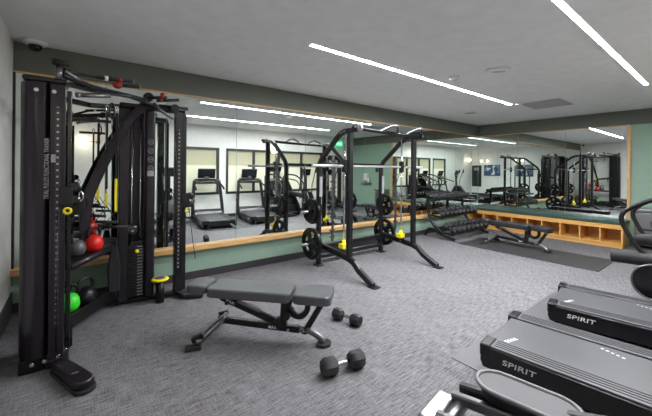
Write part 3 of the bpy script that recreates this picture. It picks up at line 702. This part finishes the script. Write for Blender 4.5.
# straps, kettlebells and small gear
def strap(label, x, y, z0, z1, yl, tri, lean=0):
    t = thing('suspension_strap', label, 'strap', (x, y, z0), 0, 'straps hanging in the cable machine')
    MB().tube([(0, 0, z1-z0), (.012, 0, z1-z0-.03), (0, 0, z1-z0-.07), (-.012, 0, z1-z0-.03)], .005, 8, closed=True, curve=3, upv=(0, 1, 0)).build('carabiner', 'chrome', t)
    MB().beam([(0, 0, z1-z0-.06), (lean, 0, .34)], .018, .004, upv=(0, 1, 0)).build('webbing', 'strap', t)
    MB().beam([(lean, 0, yl), (lean, 0, .16)], .024, .010, upv=(0, 1, 0)).build('yellow_strap', 'yellow', t)
    w_ = tri
    MB().tube([(lean, 0, .17), (lean-w_, 0, .02), (lean+w_, 0, .0)], .007, 8, closed=True, upv=(0, 1, 0)).build('loop', 'strap', t)
    MB().cyl((lean-w_, 0, .02), (lean+w_, 0, .0), .015, k=12).build('handle', 'rubber', t)
strap('yellow and black strap with foam handle, leftmost of three in the cable machine', .17, 4.02, 1.03, 2.05, .36, .07)
strap('yellow and black strap hanging in the middle of three beside the arched brace', .235, 3.88, .98, 2.16, .30, .09)
strap('wide yellow strap hanging closest to the weight stack column', .315, 3.90, .92, 2.16, .50, .11)
t = thing('hanging_clip', 'black handle with steel clip dangling from top frame of cable machine', 'clip', (.255, 3.62, 2.0))
MB().tube([(0, 0, .14), (.018, 0, .10), (.016, 0, .03), (0, 0, 0), (-.016, 0, .03), (-.018, 0, .10)], .009, 8, closed=True, curve=3, upv=(0, 1, 0)).build('clip', 'black', t)
MB().tube([(0, 0, 0), (.0, 0, -.10)], .006, 8).build('ring', 'chrome', t)

def kettlebell(label, loc, r, m_, hm, rz=.6):
    t = thing('kettlebell', label, 'kettlebell', loc, rz, 'kettlebells in the cable machine trays')
    MB().lathe([(r*.55, 0), (r*.8, r*.18), (r*.98, r*.6), (r, r*.95), (r*.9, r*1.4), (r*.62, r*1.75), (r*.3, r*1.88)], (0, 0, 0), (0, 0, 1), 24).build('body', m_, t)
    MB().tube([(-r*.55, 0, r*1.55), (-r*.75, 0, r*2.1), (-r*.5, 0, r*2.62), (0, 0, r*2.75), (r*.5, 0, r*2.62), (r*.75, 0, r*2.1), (r*.55, 0, r*1.55)], r*.17, 10, upv=(0, 1, 0), curve=4).build('handle', hm, t)
kettlebell('bright red kettlebell with black handle, front one on the upper tray', (.132, 3.86, .722), .082, 'red', 'iron')
kettlebell('second red kettlebell, behind the front red one on the upper tray', (.10, 4.11, .852), .075, 'red', 'iron')
kettlebell('grey kettlebell beside the red ones at the left of the upper tray', (.0, 3.74, .722), .075, 'greyk', 'iron', .9)
kettlebell('black kettlebell standing in the low tray under the wood ledge', (.075, 3.98, .16), .10, 'iron', 'iron')
kettlebell('lime green kettlebell at the left end of the low tray', (-.05, 3.92, .16), .09, 'lime', 'iron', .2)
kettlebell('black kettlebell tucked behind the lime green one in the low tray', (-.10, 4.12, .16), .08, 'iron', 'iron', .3)
t = thing('gear_bag', 'folded black strap bag hanging between trays and the weight stack', 'bag', (.32, 4.10, .20))
MB().prism([(-.05, -.02, 0), (.05, -.02, 0), (.06, -.015, .25), (.03, -.01, .5), (-.03, -.01, .5), (-.055, -.015, .25)], (0, .05, 0)).build('body', 'strap', t, bevel=.015)
MB().tube([(-.02, 0, .5), (-.01, 0, .58), (.01, 0, .58), (.02, 0, .5)], .008, 8, upv=(0, 1, 0)).build('loop', 'strap', t)

# ------------------------------------------------------------------ treadmills (local: rear at origin, running towards +x)
def treadmill(label, loc, rz):
    t = thing('treadmill', label, 'treadmill', loc, rz, 'treadmills facing the window wall')
    L = 1.72; W = .42
    # skirt with shaped rear, deck, belt, rails.  -y is the side seen from the camera
    for s_ in (-1, 1):
        y0 = s_*W; y1 = s_*(W-.035)
        sk = MB().prism([(.02, y0, .045), (.0, y0, .09), (.0, y0, .155), (.03, y0, .20), (1.35, y0, .20), (L, y0, .24), (L, y0, .05)], (0, y1-y0, 0)).build('side_skirt', 'skirt', t, bevel=.01)
        rl = MB().bb(.07, 1.32, min(s_*.255, s_*.410), max(s_*.255, s_*.410), .195, .216).build('foot_rail', 'deckrail', t, bevel=.006)
        m = MB()
        for q in (.285, .315, .345, .375): m.bb(.09, 1.30, min(s_*q, s_*(q+.008)), max(s_*q, s_*(q+.008)), .216, .2185)
        m.build('rail_grooves', 'rubber', rl)
        MB().bb(-.005, .075, min(s_*.25, s_*.425), max(s_*.25, s_*.425), .12, .222).build('rear_cap', 'skirt' if s_ > 0 else 'black', t, bevel=.018, seg=3)
        # letters read from rear to front on the camera side
    MB().bb(.02, 1.40, -.26, .26, .06, .195).build('deck', 'skirt', t, bevel=.004, seg=1)
    MB().bb(.025, 1.36, -.252, .252, .190, .205).build('belt', 'belt', t, bevel=.006)
    for k_ in range(4): MB().box((.13+k_*.012, -.225+k_*.030, .2056), (.035, .014, .001)).build('belt_mark', 'white', t)
    for k_ in range(5): MB().box((.66+k_*.03, .19-k_*.012, .2056), (.018, .014, .001)).build('belt_mark', 'white', t)
    lettering('SPIRIT', .054, 'white', (.155, -W-.0012, .118), (1, 0, 0), (0, 0, 1), t, spacing=1.05, shear=.12, wide=1.4)
    m = MB(); m.prism([(1.34, -.40, .20), (1.42, -.40, .30), (1.62, -.40, .33), (L, -.40, .26), (L, -.40, .06), (1.34, -.40, .06)], (0, .80, 0)); m.build('motor_cover', 'shroud', t, bevel=.03, seg=3)
    for s_ in (-1, 1):
        MB().beam([(1.50, s_*.42, .08), (1.56, s_*.41, .45), (1.68, s_*.36, 1.05), (1.70, s_*.34, 1.15)], .05, .09, upv=(0, 1, 0), curve=3).build('upright', 'shroud', t)
        MB().tube([(1.70, s_*.33, 1.12), (1.55, s_*.37, 1.05), (1.30, s_*.38, .98), (1.20, s_*.38, .93)], .025, 10, curve=3).build('handrail', 'rubber', t)
        MB().cyl((.06, s_*.28, .0), (.06, s_*.28, .06), .03, k=12).build('foot', 'rubber', t)
        MB().cyl((1.6, s_*.28, .0), (1.6, s_*.28, .06), .03, k=12).build('foot', 'rubber', t)
    MB().tube([(1.58, -.18, 1.12), (1.50, -.1, 1.14), (1.50, .1, 1.14), (1.58, .18, 1.12)], .02, 10, curve=3).build('grip_bar', 'gun', t)
    m = MB(); m.prism([(1.56, -.34, 1.06), (1.76, -.34, 1.16), (1.76, -.34, 1.22), (1.58, -.34, 1.16)], (0, .68, 0)); m.build('console', 'black', t, bevel=.02, seg=2)
    sc = MB(); R0 = Euler((0, math.radians(-18), 0)); sc.box((1.74, 0, 1.37), (.04, .50, .30), R0); so = sc.build('screen_housing', 'shroud', t, bevel=.012)
    s2 = MB(); s2.box((1.718, 0, 1.363), (.004, .45, .25), R0); s2.build('screen', 'screen', so)
    MB().beam([(1.72, 0, 1.18), (1.75, 0, 1.28)], .12, .04).build('screen_neck', 'black', t)
    return t
tp = treadmill('treadmill nearest the camera at the lower right, empty grey belt', (2.88, 1.25, 0), math.radians(-90+6.5))
tp.location = (2.865, 1.26, .006)
dup(tp, (4.155, 1.24, .006), math.radians(-90+9), 'treadmill farther along the row at the right edge, behind the nearest one')

# ------------------------------------------------------------------ elliptical trainers (local: rear at origin, +x to the front)
def elliptical(label, loc, rz):
    t = thing('elliptical_trainer', label, 'elliptical trainer', loc, rz, 'elliptical trainers in the machine row')
    MB().bb(-.01, .10, -.15, .15, .03, .115).build('rear_housing', 'silver', t, bevel=.02)
    MB().tube([(.15, -.19, .10), (.15, .19, .10)], .038, 14).build('rear_roller', 'gun', t)
    MB().bb(-.02, .06, -.24, .24, .0, .04).build('rear_foot', 'rubber', t, bevel=.01)
    for s_ in (-1, 1):
        MB().beam([(.10, s_*.11, .13), (.9, s_*.11, .22)], .05, .06).build('ramp_rail', 'gun', t)
        MB().beam([(.12, s_*.19, .15), (.55 if s_ > 0 else .6, s_*.20, .21), (1.25, s_*.22, .42)], .06, .07).build('pedal_arm', 'black', t)
        # rounded pedal with raised rim
        cx_, cy_, cz_, th = (.475, .195, .28, .0) if s_ > 0 else (1.0, -.20, .36, .0)
        pts = []
        for i in range(28):
            a = 2*PI*i/28; hl = .13; r = .115
            pts.append((cx_+(hl if math.cos(a) > 0 else -hl)+r*math.cos(a)*(1.1), cy_+r*math.sin(a), cz_))
        p = MB().prism([(q[0], q[1], q[2]-.02) for q in pts], (0, 0, .02)).build('pedal', 'pedal', t, bevel=.004, seg=1)
        MB().tube(pts, .013, 8, closed=True).build('rim', 'rim', p)
        MB().prism([(cx_+(q[0]-cx_)*.9, cy_+(q[1]-cy_)*.85, q[2]-.085) for q in pts], (0, 0, .065)).build('pedal_base', 'black', p, bevel=.02)
        MB().tube([(1.28, s_*.22, .45), (1.32, s_*.24, .9), (1.22, s_*.26, 1.25), (1.12, s_*.26, 1.55)], .02, 10, curve=3).build('swing_arm', 'gun', t)
        MB().tube([(1.12, s_*.26, 1.4), (1.10, s_*.26, 1.6)], .026, 10).build('hand_grip', 'rubber', t)
    m = MB(); m.prism([(.95, -.14, .04), (.90, -.14, .35), (1.15, -.14, .70), (1.45, -.14, .72), (1.62, -.14, .40), (1.60, -.14, .04)], (0, .28, 0)); m.build('drive_housing', 'shroud', t, bevel=.05, seg=3)
    MB().beam([(1.38, 0, .6), (1.42, 0, 1.35)], .08, .10, upv=(0, 1, 0)).build('mast', 'black', t)
    R0 = Euler((0, math.radians(-20), 0)); c_ = MB(); c_.box((1.38, 0, 1.42), (.05, .40, .26), R0); co = c_.build('console', 'black', t, bevel=.015)
    s2 = MB(); s2.box((1.352, 0, 1.413), (.004, .34, .2), R0); s2.build('screen', 'screen', co)
    MB().bb(1.35, 1.50, -.28, .28, 0, .05).build('front_foot', 'rubber', t, bevel=.01)
    return t
el = elliptical('elliptical trainer cut off at the bottom edge, its rimmed grey pedal in view', (1.74, 1.17, 0), math.radians(-90+9))
dup(el, (6.75, .75, 0), -PI/2, 'elliptical trainer just past the stair climber, seen only in the mirrors')
dup(el, (7.80, .75, 0), -PI/2, 'elliptical trainer at the far end of the machine row, seen in the mirrors')

# ------------------------------------------------------------------ stair climber at the right edge
t = thing('stair_climber', 'black stair climber at right edge with curved handrail and padded side arms', 'stair climber', (5.35, .1, 0))
o = (5.35, .1, 0)
for s_, X in ((-1, 5.02), (1, 5.68)):
    ya, za = (.93, .555) if s_ < 0 else (.82, .69)
    MB(o).tube([(X, ya, za), (X, ya-.03, za), (X, .2, za+.03), (X, -.25, za+.04)], .065, 16, ry=.075).build('side_arm', 'rubber', t, bevel=.012)
    MB(o).tube([(X, -.30, 1.35), (X, .3, 1.33), (X, .62, 1.22), (X, .80, 1.10), (X, .845, 1.0), (X, .80, .86), (X, .70, .68), (X, .60, .60)], .024, 12, upv=(1, 0, 0), curve=5).build('handrail', 'black', t)
    MB(o).tube([(X, -.2, 1.20), (X, .35, 1.16), (X, .58, 1.02), (X, .55, .85), (X, .48, .62)], .018, 10, upv=(1, 0, 0), curve=5).build('inner_rail', 'gun', t)
    m = MB(o); m.prism([(X, .52, .04), (X, .62, .16), (X, .55, .38), (X, .1, .86), (X, -.30, 1.30), (X, -.50, 1.30), (X, -.52, .04)], (s_*.05, 0, 0)); m.build('side_shroud', 'blackg', t, bevel=.02, seg=2)
m = MB(o)
for k_ in range(5):
    y = .45-k_*.2; m.bb(5.08, 5.66, y-.11, y+.11, .12+k_*.2, .16+k_*.2); m.bb(5.08, 5.66, y-.11, y-.09, .12+k_*.2, .34+k_*.2)
m.build('steps', 'rubber', t)
pts = []
for i in range(28):
    a = 2*PI*i/28; pts.append((4.87+.06*math.cos(a)*.0, .47+(.07 if math.cos(a) > 0 else -.25)+.19*math.cos(a), .36+.19*math.sin(a)))
p = MB(o).prism(pts, (.08, 0, 0)).build('drive_cover', 'blackg', t, bevel=.02, seg=2)
MB(o).tube(pts, .012, 8, closed=True, upv=(1, 0, 0)).build('cover_rim', 'gun', p)
MB(o).beam([(5.35, -.45, 1.2), (5.35, -.42, 1.5)], .12, .06, upv=(0, 1, 0)).build('mast', 'black', t)
R0 = Euler((math.radians(-20), 0, 0)); c_ = MB(o); c_.box((5.35, -.40, 1.58), (.44, .05, .30), R0); co = c_.build('console', 'black', t, bevel=.015)
s2 = MB(o); s2.box((5.35, -.372, 1.573), (.37, .004, .22), R0); s2.build('screen', 'screen', co)
MB(o).bb(5.05, 5.65, .40, .50, 0, .05).build('base_foot', 'rubber', t, bevel=.01)
